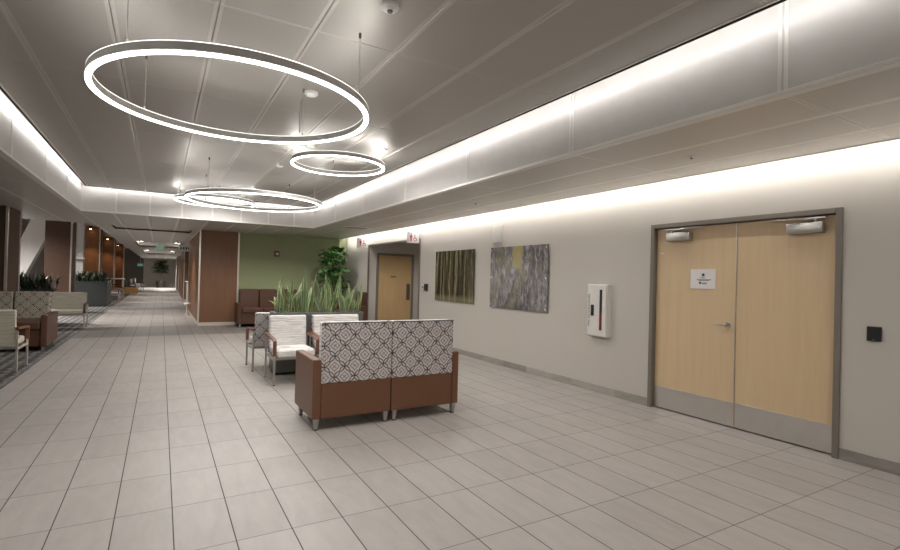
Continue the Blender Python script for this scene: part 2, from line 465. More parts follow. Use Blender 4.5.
# ------------------------------------------------------------------ right wall with double door and restroom recess
WT = .16
DY0, DY1, DZ = 2.072, 3.957, 2.18     # double door opening
RY0, RY1, RZ = 10.33, 13.66, 2.42    # recess opening
b = new()
box(b, XW, XW+WT, YB, DY0-.045, 0, 3.05); box(b, XW, XW+WT, DY0-.045, DY1+.045, DZ+.045, 3.05)
box(b, XW, XW+WT, DY1+.045, RY0, 0, 3.05); box(b, XW, XW+WT, RY0, RY1, RZ, 3.05)
box(b, XW, XW+WT, RY1, 15.9, 0, 3.05)
struct('wall_right', b, M['wall'])
# recess behind the opening
b = new()
box(b, XW+WT, 7.6, RY1, RY1+.15, 0, 2.62); box(b, 7.5, 7.62, RY0, RY1, 0, 2.62); box(b, XW+WT, 7.62, RY0-.12, RY0, 0, 2.62)
struct('wall_recess', b, M['wall'])
b = new(); box(b, XW+WT, 7.62, RY0, RY1+.1, 2.56, 2.62); struct('ceiling_recess', b, M['wall'])
b = new()   # brown metal corner guards of the opening
for y in (RY0, RY1):
    box(b, XW-.012, XW+.03, y-.025, y+.025, .1, RZ)
box(b, XW-.012, XW+.0, RY0, RY1, RZ-.0, RZ+.02)
struct('trim_5', b, M['frame'])
b = new(); box(b, 7.2, 7.3, YB, 2, 0, .01); b.free()
# void behind double door
b = new(); box(b, XW+WT, XW+WT+.05, DY0-.1, DY1+.1, 0, DZ+.1); struct('wall_behind_door', b, M['darkwall'])

def base_mat():
    k = NT('tile_base'); co = k.coord(); x, y, z = k.sep(co)
    w = k.white(k.comb(k.math('FLOOR', k.math('DIVIDE', k.math('SUBTRACT', y, .25), .61)), 0, 0))
    f = k.noise(k.scale(co, (3, 5, 20)), 1, 3)
    v = k.math('ADD', k.math('MULTIPLY', w, .55), k.math('MULTIPLY', f, .45))
    k.base(k.ramp(v, [(.2, (.18, .16, .14)), (.8, (.40, .37, .33))]), .4); return k.m
M['base'] = base_mat()
b = new()
box(b, XW-.012, XW, YB, 2.04, 0, .1, .002, 1); box(b, XW-.012, XW, 4.01, RY0-.02, 0, .1, .002, 1); box(b, XW-.012, XW, RY1+.03, 15.6, 0, .1, .002, 1)
struct('baseboard_right', b, M['base'])

# double door
d1 = sroot('door_1', (XW, 0, 0))
b = new()
f0, f1 = -.022, .13
box(b, f0, f1, DY1, DY1+.05, 0, DZ+.05, .004, 1); box(b, f0, f1, DY0-.05, DY0, 0, DZ+.05, .004, 1); box(b, f0, f1, DY0, DY1, DZ, DZ+.05, .004, 1)
box(b, .085, .11, DY1-.015, DY1, 0, DZ); box(b, .085, .11, DY0, DY0+.015, 0, DZ); box(b, .085, .11, DY0, DY1, DZ-.015, DZ)
struct('door_frame', b, M['frame'], d1)
ymid = (DY0+DY1)/2 - .035
def leaf(ya, yb, hinge_hi, handle):
    bm = new(); box(bm, .04, .084, ya+.004, yb-.004, .012, DZ-.006, .002, 1)
    lf = struct('door_leaf', bm, M['doorwood'], d1)
    bm = new(); box(bm, .036, .0405, ya+.012, yb-.012, .016, .27, .001, 1); struct('kick_plate', bm, M['steel'], lf)
    # closer body near the hinge side, arm folding back along the head
    s = -1 if hinge_hi else 1
    h = yb if hinge_hi else ya
    a0 = h + s*(.17 if hinge_hi else .10)
    bm = new(); box(bm, -.035, .041, a0, a0+s*.30, DZ-.165, DZ-.065, .012, 3); struct('door_closer', bm, M['alum'], lf, True)
    bm = new()
    tube(bm, [(0, a0+s*.06, DZ-.07), (0, a0+s*.06, DZ-.035)], .017, 12)
    tube(bm, [(0, a0+s*.06, DZ-.04), (-.05, a0+s*.26, DZ-.03)], .010, 8)
    tube(bm, [(-.05, a0+s*.26, DZ-.03), (.0, a0+s*.45, DZ-.016)], .008, 8)
    box(bm, -.03, .03, a0-s*.02, a0+s*.15, DZ-.036, DZ-.02, .004, 1)
    struct('closer_arm', bm, M['alum'], lf, True)
    if handle:
        bm = new(); hy = ya+.075
        disc(bm, 0, (hy, 1.085, .022), .030, .02); tube(bm, [(.03, hy, 1.085), (-.02, hy, 1.085)], .011, 12)
        tube(bm, [(-.02, hy, 1.085), (-.025, hy+.03, 1.085), (-.022, hy+.115, 1.083)], [.011, .011, .008], 10)
        struct('door_handle', bm, M['chrome'], lf, True)
        bm = new(); disc(bm, 0, (hy, 1.11, .03), .012, .009); struct('lock_cylinder', bm, M['steel'], lf)
        bm = new(); box(bm, .0385, .0405, yb-.105, yb-.05, 1.875, 1.888); struct('small_label', bm, M['paper'], lf)
leaf(ymid, DY1, True, True); leaf(DY0, ymid, False, False)
b = new(); box(b, .03, .06, ymid-.003, ymid+.006, .012, DZ-.006); struct('astragal', b, M['champ'], d1)

# notice on the door
t = thing('notice_sign', 'white printed notice stuck on the left leaf of the double door', 'sign', (XW+.04, 3.352, 1.575))
b = new(); box(b, -.006, 0, -.148, .148, -.11, .11, .001, 1); obj('sheet', b, M['paper'], t)
b = new()
disc(b, 0, (-.005, .045, -.0075), .018, .0012, 16); disc(b, 0, (.03, -.045, -.0075), .014, .0012, 16)
for y0, y1, z in ((-.10, .07, -.008), (-.075, .05, -.018), (-.05, .012, -.045), (-.05, .008, -.055), (-.03, .03, .012)):
    box(b, -.0072, -.006, y0, y1, z-.003, z+.003)
obj('printed_mark', b, M['ink'], t)

# restroom door in the recess
d2 = sroot('door_2', (0, RY1, 0))
DX0, DX1, DH = 5.55, 6.62, 2.15
b = new()
box(b, DX0-.07, DX0, -.03, .06, 0, DH+.07, .004, 1); box(b, DX1, DX1+.07, -.03, .06, 0, DH+.07, .004, 1); box(b, DX0, DX1, -.03, .06, DH, DH+.07, .004, 1)
struct('door_frame', b, M['frame'], d2)
b = new(); box(b, DX0+.004, DX1-.004, -.012, -.002, .012, DH-.004); lf2 = struct('door_leaf', b, M['oak'], d2)
b = new(); box(b, DX1-.16, DX1-.04, -.016, -.012, .83, 1.32, .001, 1); struct('push_plate', b, simple('dark_bronze_plate', (.13, .11, .09), .4, .6), lf2)
b = new(); box(b, 5.93, 6.12, -.018, -.012, 1.5, 1.55, .001, 1); struct('name_plate', b, M['frame'], lf2)

# green wall and column
b = new(); box(b, 1.9, XW+.001, 15.62, 15.8, 0, 3.05); struct('wall_green', b, M['green'])
def wood_column(name, x0, x1, y0, y1, h, trims, base=.09, mat='wood'):
    r = sroot(name)
    bm = new(); box(bm, x0, x1, y0, y1, base, h, .004, 1); struct('wood_panel', bm, M[mat], r)
    bm = new(); box(bm, x0-.004, x1+.004, y0-.004, y1, .0, base, .002, 1); struct('plinth', bm, M['champ'], r)
    for (tx, ty) in trims:
        bm = new(); box(bm, tx-.022, tx+.022, ty-.022, ty+.022, base, h, .003, 1); struct('corner_trim', bm, M['champ'], r)
    return r
wood_column('column', .93, 1.95, 15.60, 21.5, SZ, [(.935, 15.605), (1.945, 15.605), (.935, 21.48)])

# end wall behind camera
b = new(); box(b, -7, XW+.2, YB-.15, YB, 0, 3.6); struct('wall_back', b, M['wall'])
b = new(); box(b, -7.1, -7, YB, FARY, 0, 3.7); struct('wall_left', b, M['paleglass'])

# ------------------------------------------------------------------ corridor beyond
b = new()
CX0, CX1 = -1.46, 1.6
trays = [(15.95, 17.1, -1.15, .72, 2.735), (23.5, 28.5, -.95, .72, 2.95), (33, 40, -.95, .72, 2.95)]
edges = [15.62]
for (a, c, xa, xb, zz) in trays: edges += [a, c]
edges.append(FARY)
for i in range(0, len(edges)-1, 2): box(b, CX0, 5, edges[i], edges[i+1], SZ, SZ+.06)
for (a, c, xa, xb, zz) in trays:
    box(b, CX0, xa, a, c, SZ, SZ+.06); box(b, xb, 5, a, c, SZ, SZ+.06)
struct('ceiling_corridor', b, M['soffit'])
b = new()
for (a, c, xa, xb, zz) in trays[1:]:
    box(b, xa-.03, xb+.03, a-.03, c+.03, zz, zz+.04)
    for q in ((xa-.03, xa, a, c), (xb, xb+.03, a, c), (xa, xb, c, c+.03), (xa, xb, a-.03, a)): box(b, q[0], q[1], q[2], q[3], SZ+.0, zz)
struct('corridor_tray', b, M['face'])
b = new(); a, c, xa, xb, zz = trays[0]
box(b, xa-.03, xb+.03, a-.03, c+.03, zz, zz+.04)
for q in ((xa-.03, xa, a, c), (xb, xb+.03, a, c), (xa, xb, c, c+.03), (xa, xb, a-.03, a)): box(b, q[0], q[1], q[2], q[3], SZ, zz)
struct('corridor_slot', b, M['soffit'])
for (a, c, xa, xb, zz), w in zip(trays[1:], ('first', 'second')):
    bm = new(); box(bm, xa+.06, xa+.16, a+.3, c-.3, zz-.03, zz-.0); box(bm, xb-.16, xb-.06, a+.3, c-.3, zz-.03, zz)
    tag(obj('tray_light', bm, M['traylight']), 'pair of light strips inside the %s lit ceiling tray of the corridor' % w, 'ceiling light')
b = new(); box(b, -1.46, 5.2, FARY, FARY+.15, 0, 3.6); struct('wall_far', b, simple('far_wall_stone', (.62, .60, .54), .6, 0, .3, .2, 1.2))
b = new(); box(b, -7, -1.46, FARY-.05, FARY+.15, 0, 3.6); struct('wall_far_dark', b, M['darkwall'])
b = new(); box(b, -7, -1.5, 15.6, FARY, 3.6, 3.66); struct('ceiling_left', b, M['soffit'])
# right side of the corridor: recess, white service counter, wood panels
b = new(); box(b, 1.95, 2.1, 15.8, 21.5, 0, SZ); box(b, 3.4, 3.5, 21.4, 29, 0, SZ); box(b, 1.25, 5, 29.05, 29.2, 0, SZ); box(b, 1.2, 1.35, 29.2, FARY, 0, SZ)
struct('wall_corridor', b, M['wall'])
wood_column('column', 1.02, 1.22, 29.0, 35.0, SZ, [(1.03, 29.0)])
wood_column('column', 1.08, 1.22, 40, 46, SZ, [(1.09, 40)])
t = thing('service_counter', 'white fronted service counter just past the wood clad column', 'counter', (1.35, 25.0, 0))
b = new(); box(b, -.2, .2, -1.9, 3.9, 0, 1.0, .005, 1); obj('counter_front', b, M['paleglass'], t)
b = new(); box(b, -.26, .28, -1.95, 3.95, 1.0, 1.05, .005, 1); obj('countertop', b, M['offwhite'], t)
b = new(); box(b, 1.42, 1.45, 23.2, 28.8, 1.06, 2.5); struct('window_1', b, M['glassdark'])
t = thing('oval_stool', 'low white oval stool at the foot of the wood column side', 'stool', (.82, 19.6, 0))
b = new(); lathe(b, [(.0, .36), (.10, .36), (.115, .385), (.115, .41), (.10, .43), (0, .43)], 0, 0, 32, False); obj('seat', b, M['white'], t, True)
b = new(); lathe(b, [(.0, 0), (.09, 0), (.09, .02), (.02, .04), (.02, .36), (0, .36)], 0, 0, 24, False); obj('pedestal', b, M['champ'], t, True)

# left side: seating zone and columns
cy = [12.64, 20.6, 29.4, 38.0, 47.0]
for i, y in enumerate(cy):
    h = SZ if i == 0 else 3.6
    wood_column('column', -3.3, -2.6, y, y+1.0, h, [(-2.605, y+.005), (-2.605, y+.995)], mat='woodshade' if i < 2 else 'wood')
b = new()
box(b, -3.35, -3.05, 27.6, 28.0, 0, 3.6)
struct('white_pier', b, M['paleglass'])
b = new()
box(b, -3.4, -3.0, 27.5, 28.05, 1.98, 2.03); struct('trim_6', b, M['champ'])
# slanting white brace beyond the seating zone
b = new()
P1, P2 = Vector((-4.35, 20.5, .0)), Vector((-3.55, 20.5, 3.6))
prism(b, [(-5.05, 0), (-4.55, 0), (-3.05, 3.6), (-3.75, 3.6)], 1, 21.9, 22.35)
struct('slanting_brace', b, M['paleglass'])
b = new(); box(b, -7, -5.9, 24.0, 24.06, 0, 3.6); box(b, -6.95, -6.9, 15.8, 24, 1.85, 1.95); struct('trim_7', b, M['champ'])

# ------------------------------------------------------------------ ring pendants
RINGS = []
def ring(cx, cy, zb, R, angs, label, w=.034, h=.062, top='ringtop'):
    t = thing('ring_pendant_light', label, 'pendant light', (cx, cy, zb), 0, 'ring pendant lights')
    ri = R-w; RINGS.append((cx, cy, zb, R-w/2))
    bm = new(); lathe(bm, [(R-.002, .0115), (R-.002, h), (ri+.002, h), (ri+.002, .0115)], 0, 0, 128); obj('housing', bm, M['ringbody'], t, True)
    bm = new(); lathe(bm, [(R, 0), (R, .011), (ri, .011), (ri, 0)], 0, 0, 128); obj('lower_diffuser', bm, M['ring'], t, True)
    bm = new(); lathe(bm, [(R-.008, h+.0003), (R-.008, h+.0015), (ri+.008, h+.0015), (ri+.008, h+.0003)], 0, 0, 128); obj('upper_diffuser', bm, M[top], t, True)
    bm = new(); lathe(bm, [(R-.002, h+.0003), (R-.002, h+.005), (R-.0075, h+.005), (R-.0075, h+.0003)], 0, 0, 128); obj('outer_lip', bm, M['ringlip'], t, True)
    bm = new(); lathe(bm, [(ri+.0075, h+.0003), (ri+.0075, h+.005), (ri+.002, h+.005), (ri+.002, h+.0003)], 0, 0, 128); obj('inner_lip', bm, M['ringlip'], t, True)
    for a in angs:
        bm = new(); x, y = (R-w/2)*math.cos(a), (R-w/2)*math.sin(a)
        tube(bm, [(x, y, h+.005), (x, y, PZ-zb)], .0028, 6)
        c = obj('cable', bm, M['cable'], t)
        bm = new(); tube(bm, [(x, y, h+.005), (x, y, h+.035)], .008, 8); obj('ferrule', bm, M['frame'], c)
        bm = new(); tube(bm, [(x, y, PZ-zb-.035), (x, y, PZ-zb-.0)], .009, 8); obj('ceiling_ferrule', bm, M['frame'], c)
    return t
r1 = ring(.474, 3.90, 2.70, .922, [math.radians(x) for x in (-41, 48, 133, 222)], 'large glowing ring pendant nearest the camera')
ring(2.04, 6.55, 2.98, .62, [math.radians(x) for x in (-40, 80, 200)], 'smaller glowing ring pendant close to the ceiling beside the right cove', top='ringtopb')
ring(1.345, 8.78, 2.68, 1.06, [math.radians(x) for x in (-41, 48, 133, 222)], 'wide glowing ring pendant hanging beyond the large near one')
ring(.94, 11.28, 2.95, .75, [math.radians(x) for x in (30, 150, 270)], 'farthest small ring pendant seen through the wide ring')
ring(.5, -1.3, 2.70, .912, [math.radians(x) for x in (-41, 48, 133, 222)], 'added large ring pendant, unseen behind the camera position')  # added out of view to brighten the near floor and right wall
ring(1.6, -4.0, 2.70, .912, [math.radians(x) for x in (-41, 48, 133, 222)], 'added ring pendant, unseen at the rear end of the hall behind the camera')  # second unseen ring, added for more light from behind
# power feed of the near ring
cn = thing('power_canopy', 'small round ceiling canopy with a thin power cord down to the near ring', 'ceiling canopy', (1.16, 4.62, PZ))
b = new(); lathe(b, [(0, -.03), (.05, -.03), (.062, -.018), (.062, 0), (0, 0)], 0, 0, 32, False); obj('canopy', b, M['white'], cn, True)
b = new(); tube(b, [(-.04, 0, -.028), (-.09, -.01, -.10), (-.105, -.03, -.25), (-.105, -.04, -.41)], .006, 8); obj('cord', b, M['cable'], cn, True)
for p, l in (((2.50, 6.12), 'small white ceiling canopy above the right end of the smaller ring'), ((1.65, 6.5), 'small white ceiling canopy above the left end of the smaller ring'), ((1.55, 8.0), 'small white ceiling canopy above the wide ring')):
    b = new(); lathe(b, [(0, -.02), (.045, -.02), (.055, -.01), (.055, 0), (0, 0)], 0, 0, 24, False)
    o = obj('power_canopy', b, M['white'], None, True); o.location = (*p, PZ); tag(o, l, 'ceiling canopy')

# ceiling fittings
def puck(name, x, y, z, r, label, cat, h=.035):
    t = thing(name, label, cat, (x, y, z))
    bm = new(); lathe(bm, [(0, -h), (r*.7, -h), (r, -h*.55), (r, 0), (0, 0)], 0, 0, 24, False); obj('cover', bm, M['white'], t, True)
    bm = new(); lathe(bm, [(0, -h-.012), (r*.28, -h-.012), (r*.3, -h), (0, -h)], 0, 0, 16, False); obj('sensor_tip', bm, M['frame'], t, True)
puck('smoke_detector', 1.19, 2.86, PZ, .058, 'round white detector on the raised ceiling near the top edge', 'smoke detector')
puck('sprinkler_cap', 4.22, 2.83, SZ+.004, .035, 'small round sprinkler cover in the soffit above the double door', 'sprinkler', .02)
puck('sprinkler_cap', 4.22, 6.47, SZ+.004, .035, 'small round sprinkler cover in the soffit between the art panels and camera', 'sprinkler', .02)
t = thing('ceiling_vent', 'dark slotted vent in the soffit in front of the restroom recess', 'vent', (4.1, 11.6, SZ))
b = new(); box(b, -.3, .3, -.12, .12, -.012, 0, .003, 1); obj('vent_frame', b, M['lip'], t)
b = new()
for k in range(5): box(b, -.27, .27, -.09+k*.04, -.07+k*.04, -.016, -.0121)
obj('slats', b, M['frame'], t)

# ------------------------------------------------------------------ things on the right wall
def art(name, label, yc, zc, hy, hz, mat):
    t = thing(name, label, 'wall art', (XW-.03, yc, zc))
    bm = new(); box(bm, -.006, .004, -hy, hy, -hz, hz, .001, 1); obj('picture_panel', bm, mat, t)
    for sy in (-1, 1):
        for z in (-hz+.05, 0, hz-.05):
            bm = new(); tube(bm, [(-.012, sy*(hy-.04), z), (.03, sy*(hy-.04), z)], .013, 12); obj('standoff_bolt', bm, M['chrome'], t, True)
art('art_panel', 'dark glossy art panel of vertical tree trunks beside the restroom recess', 8.72, 1.562, .765, .527, M['art1'])
art('art_panel', 'grey abstract art panel with a mustard patch between tree picture and extinguisher cabinet', 6.625, 1.552, .775, .535, M['art2'])
t = thing('wall_speaker', 'small pale wall box high up between the two art panels', 'wall speaker', (XW, 7.235, 2.325))
b = new(); box(b, -.035, 0, -.135, .135, -.15, .15, .008, 2); obj('case', b, M['wallwhite'], t)
b = new()
for k in range(9): box(b, -.037, -.035, -.11, .11, -.12+k*.03, -.108+k*.03)
obj('grille', b, M['wallwhite'], t)

t = thing('extinguisher_cabinet', 'white fire extinguisher cabinet on the wall left of the double door', 'extinguisher cabinet', (XW+.018, 4.79, 1.125))
b = new(); box(b, -.10, 0, -.175, .175, -.355, .355, .006, 2); obj('cabinet_box', b, M['offwhite'], t)
b = new(); box(b, -.112, -.1005, -.165, .165, -.345, .345, .004, 2); dr = obj('door', b, M['offwhite'], t)
b = new(); box(b, -.115, -.1125, -.10, -.055, -.03, .285, .001, 1); obj('window', b, M['black'], dr)
b = new(); box(b, -.115, -.1125, -.10, -.055, -.265, -.03, .001, 1); obj('red_window', b, M['deepred'], dr)
b = new(); box(b, -.128, -.1125, .045, .09, -.075, .075, .004, 2); obj('handle', b, M['black'], dr)
mt = Matrix.Translation((-.1125, .155, 0)) @ Matrix(((0, 0, -1, 0), (0, -1, 0, 0), (1, 0, 0, 0), (0, 0, 0, 1)))
# text reads upward along the hinge side of the cabinet door
mt = Matrix.Translation((-.1127, .132, 0)) @ Matrix(((0, 0, -1, 0), (0, 1, 0, 0), (1, 0, 0, 0), (0, 0, 0, 1)))
obj('lettering', text_bm('FIRE EXTINGUISHER', .05, mt, .0004), M['ink'], dr)

t = thing('card_reader', 'black square card reader right of the double door', 'card reader', (XW+.003, 1.785, 1.13))
b = new(); box(b, -.022, 0, -.05, .05, -.062, .062, .006, 2); obj('case', b, M['black'], t)
b = new(); box(b, -.024, -.022, -.01, .01, -.055, -.048); obj('indicator', b, M['chrome'], t)
t = thing('entry_reader', 'small pale wall reader with black end beside the restroom recess', 'card reader', (XW+.003, 10.02, 1.30))
b = new(); box(b, -.03, 0, .02, .14, -.06, .06, .004, 2); obj('case', b, M['wallwhite'], t)
b = new(); box(b, -.045, 0, -.13, .0, -.08, .075, .006, 2); obj('black_case', b, M['black'], t)
b = new(); disc(b, 0, (.08, 0, -.034), .026, .004, 20); obj('button', b, M['ink'], t)

def restroom_sign(y, zc, h, w, label):
    t = thing('restroom_sign', label, 'restroom sign', (XW, y, zc))
    bm = new(); box(bm, -w, 0, -.012, .012, -h/2, h/2, .002, 1); obj('sign_board', bm, M['signwhite'], t)
    s = h/.26
    def Pt(x, z): return (-w/2 + x*s, z*s)
    yy = -.0145
    bm = new()     # standing figure
    disc(bm, 1, (*Pt(-.055, .075), yy), .016*s, .0025, 16)
    prism(bm, [Pt(-.082, .052), Pt(-.028, .052), Pt(-.028, -.012), Pt(-.036, -.012), Pt(-.036, -.085), Pt(-.053, -.085), Pt(-.053, -.02), Pt(-.057, -.02), Pt(-.057, -.085), Pt(-.074, -.085), Pt(-.074, -.012), Pt(-.082, -.012)], 1, yy, yy+.0025)
    obj('figure_symbol', bm, M['red'], t)
    bm = new()     # wheelchair user
    disc(bm, 1, (*Pt(.035, .052), yy), .012*s, .0025, 16)
    prism(bm, [Pt(.027, .036), Pt(.043, .036), Pt(.047, -.006), Pt(.073, -.006), Pt(.090, -.052), Pt(.100, -.048), Pt(.104, -.058), Pt(.084, -.068), Pt(.064, -.022), Pt(.030, -.022)], 1, yy, yy+.0025)
    c = Pt(.043, -.045); ro, ri = .040*s, .030*s
    n = 24; a0, a1 = math.radians(110), math.radians(380)
    arc = [(c[0]+ro*math.cos(a0+(a1-a0)*k/n), c[1]+ro*math.sin(a0+(a1-a0)*k/n)) for k in range(n+1)]
    arc += [(c[0]+ri*math.cos(a1-(a1-a0)*k/n), c[1]+ri*math.sin(a1-(a1-a0)*k/n)) for k in range(n+1)]
    prism(bm, arc, 1, yy, yy+.0025)
    obj('wheelchair_symbol', bm, M['red'], t)
restroom_sign(10.4, 2.45, .265, .31, 'white blade sign with red restroom symbols at the near side of the recess')
restroom_sign(13.75, 2.49, .29, .33, 'white blade sign with red restroom symbols at the far side of the recess')

# fire alarm strobe on the green wall
t = thing('alarm_strobe', 'small dark red alarm strobe with a pale lens on the green wall', 'alarm', (3.02, 15.623, 2.13))
b = new(); box(b, -.075, .075, -.05, 0, -.085, .085, .006, 2); obj('case', b, simple('alarm_red', (.16, .03, .015), .4), t)
b = new(); box(b, -.035, .045, -.075, -.05, -.04, .03, .008, 2); obj('lens', b, M['white'], t)

# ------------------------------------------------------------------ loveseat of two one-armed units (back towards the camera)
def legs_at(t, spots, z1=.115):
    for (x, y) in spots:
        bm = new(); taper(bm, x, y, .012, z1, .032, .052); l = obj('leg', bm, M['alum'], t)
        bm = new(); taper(bm, x, y, 0, .012, .03, .03); obj('foot', bm, M['rubber'], l)

def seat_unit(name, loc, rz, arm, label, W=.812, outer='lattice', inner='slub', seat='slub', group=None, leather='leather'):
    """origin at the floor below the back-left corner of the seat; faces +y; arm = -1 left, +1 right"""
    t = thing(name, label, 'sofa', loc, rz, group)
    aw, D = .082, .73
    x0, x1 = (aw, W) if arm < 0 else (0, W-aw)
    bm = new(); box(bm, x0, x1, .006, D-.05, .112, .47, .012, 3); obj('base', bm, M[leather], t)
    bm = new()
    if arm < 0: box(bm, 0, aw, 0, D, .112, .69, .016, 3)
    else: box(bm, W-aw, W, 0, D, .112, .69, .016, 3)
    obj('armrest', bm, M[leather], t)
    bm = new(); box(bm, x0+.008, x1-.008, .14, D-.01, .471, .57, .03, 4); obj('seat_cushion', bm, M[seat], t)
    bm = new(); box(bm, x0+.004, x1-.004, .03, .15, .472, 1.044, .022, 4); obj('backrest', bm, M[inner], t)
    bm = new(); box(bm, x0-.004, x1-.002, -.002, .04, .455, 1.047, .012, 3); bp = obj('back_panel', bm, M[outer], t)
    bm = new()
    for z in (1.041,): tube(bm, [(x0, .002, z), (x1-.004, .002, z)], .006, 6)
    obj('piping', bm, M['ink'], bp)
    legs_at(t, [(.05, .05), (W-.045, .05), (.05, D-.09), (W-.045, D-.09)])
    return t
seat_unit('loveseat_unit', (1.283, 4.73, 0), 0, -1, 'left half of the brown loveseat with trellis fabric back, arm on its left')
seat_unit('loveseat_unit', (2.103, 4.73, 0), 0, 1, 'right half of the brown loveseat with trellis fabric back, arm on its right')

# ------------------------------------------------------------------ armchairs
def armchair(loc, rz, label, W=.61, inner='slub', outer='lattice', arm='armwood', metal='alum', group=None, name='armchair', cat='armchair'):
    """origin on the floor below the centre; faces -y; legs at the corners"""
    t = thing(name, label, cat, loc, rz, group)
    hw, hd = W/2, .315
    bm = new(); box(bm, -hw+.045, hw-.045, -hd-.01, hd-.08, .37, .475, .035, 4); obj('seat', bm, M[inner], t)
    rt = Matrix.Rotation(math.radians(-7), 3, 'X')
    bm = new(); box(bm, -hw+.04, hw-.04, hd-.125, hd-.045, .43, .905, .028, 4, rt, (0, hd-.08, .43)); obj('backrest', bm, M[inner], t)
    bm = new(); box(bm, -hw+.035, hw-.035, hd-.046, hd-.018, .38, .908, .010, 3, rt, (0, hd-.08, .43)); obj('back_panel', bm, M[outer], t)
    for s in (-1, 1):
        x = s*(hw-.016)
        bm = new(); box(bm, x-.013, x+.013, -hd-.014, -hd+.014, 0.01, .42, .003, 1); l = obj('leg', bm, M[metal], t)
        bm = new(); box(bm, x-.012, x+.012, -hd-.013, -hd+.013, 0, .01); obj('foot', bm, M['rubber'], l)
        bm = new(); box(bm, x-.013, x+.013, hd-.014, hd+.014, 0.01, .60, .003, 1); l = obj('leg', bm, M[metal], t)
        bm = new(); box(bm, x-.012, x+.012, hd-.013, hd+.013, 0, .01); obj('foot', bm, M['rubber'], l)
        # bent wooden arm: flat along the top, turning down over the front leg
        pts = [(hd+.02, .655), (-hd+.03, .625), (-hd-.005, .60), (-hd-.016, .40), (-hd+.012, .40), (-hd+.02, .585), (-hd+.04, .60), (hd+.02, .622)]
        bm = new(); prism(bm, pts, 0, x-.022, x+.022); obj('armrest', bm, M[arm], t)
    for q in ((-hw+.006, -hw+.026, -hd, hd, .33, .36), (hw-.026, hw-.006, -hd, hd, .33, .36), (-hw+.02, hw-.02, hd-.1, hd-.075, .335, .365), (-hw+.02, hw-.02, -hd+.03, -hd+.055, .335, .365)):
        bm = new(); box(bm, *q); obj('frame_rail', bm, M[metal], t)
    return t
armchair((1.64, 7.245, 0), 0, 'white armchair with brown arms in front of the planter, left of the wider one')
armchair((2.37, 7.245, 0), 0, 'wide white armchair in front of the planter, mostly hidden by the loveseat', W=.80)
armchair((1.545, 8.40, 0), PI, 'armchair behind the planter facing away, trellis fabric on its back')

# ------------------------------------------------------------------ planters and plants
def planter(loc, sx, sy, h, label, mat='planter'):
    t = thing('planter', label, 'planter', loc)
    bm = new(); box(bm, 0, sx, 0, sy, .04, h-.05, .004, 1); obj('box', bm, M[mat], t)
    bm = new(); box(bm, .02, sx-.02, .02, sy-.02, 0, .04); obj('plinth', bm, M['black'], t)
    bm = new()
    for q in ((-.01, sx+.01, -.01, .03), (-.01, sx+.01, sy-.03, sy+.01), (-.01, .03, .03, sy-.03), (sx-.03, sx+.01, .03, sy-.03)):
        box(bm, q[0], q[1], q[2], q[3], h-.05, h, .003, 1)
    obj('rim', bm, M[mat], t)
    bm = new(); box(bm, .03, sx-.03, .03, sy-.03, h-.05, h-.015); obj('soil', bm, M['soil'], t)
    return t
planter((1.49, 7.635, 0), 1.36, .42, .93, 'long charcoal planter box holding the variegated snake plants')

def blade(bm, base, az, lean, L, w, curl, uv, n=8, twist=0.):
    """one tapering sword leaf"""
    d = Vector((math.cos(az), math.sin(az), 0)); side0 = Vector((-math.sin(az+twist), math.cos(az+twist), 0))
    prev = None
    for i in range(n+1):
        s = i/n
        ang = lean + curl*s*s
        c = Vector(base) + d*(math.sin(ang)*L*s) + Vector((0, 0, math.cos(ang)*L*s))
        tw = twist*s*1.2
        side = (Matrix.Rotation(tw, 3, 'Z') @ side0)
        nn = d*math.cos(ang)-Vector((0, 0, math.sin(ang)))
        ww = w*(.55+.9*s if s < .45 else .955*(1-((s-.45)/.55)**1.8)+.0) * .5
        ww = max(ww, .0012)
        row = [bm.verts.new(c-side*ww+nn*ww*.35), bm.verts.new(c), bm.verts.new(c+side*ww+nn*ww*.35)]
        if prev:
            for k in range(2):
                f = bm.faces.new((prev[k], prev[k+1], row[k+1], row[k]))
                for lp, u, v in zip(f.loops, (k/2, (k+1)/2, (k+1)/2, k/2), ((i-1)/n, (i-1)/n, s, s)): lp[uv].uv = (u, v)
        prev = row

def snake_plant(loc, label, mat='snake', n=13, L=(.30, .62), spread=.11, group=None, lean=.5, w=(.035, .055)):
    bm = new(); uv = bm.loops.layers.uv.new('UVMap')
    for i in range(n):
        a = random.uniform(0, 2*PI); r = random.uniform(.0, spread)
        blade(bm, (r*math.cos(a), r*math.sin(a), 0), a+random.uniform(-1.2, 1.2), random.uniform(.0, lean*.6), random.uniform(*L), random.uniform(*w), random.uniform(-lean*.6, lean*.7), uv, 8, random.uniform(-1.6, 1.6))
    me_bm = bm
    t = thing('snake_plant', label, 'plant', loc, 0, group)
    o = obj('foliage', me_bm, M[mat], t, True)
    return t
random.seed(5)
names = ['leftmost', 'second from the left', 'third from the left', 'fourth from the left', 'fifth from the left', 'sixth from the left', 'seventh from the left', 'rightmost']
for i, nme in enumerate(names):
    x = 1.60+i*.165; y = 7.835+(.06 if i % 2 else -.06)
    snake_plant((x, y, .915), 'yellow edged snake plant, %s in the long charcoal planter' % nme, n=15, group='snake plants in the long planter', spread=.12, w=(.042, .066), lean=.42 if 0 < i < 7 else .7,
                L=(.2, .60) if i not in (2, 5) else (.28, .70))

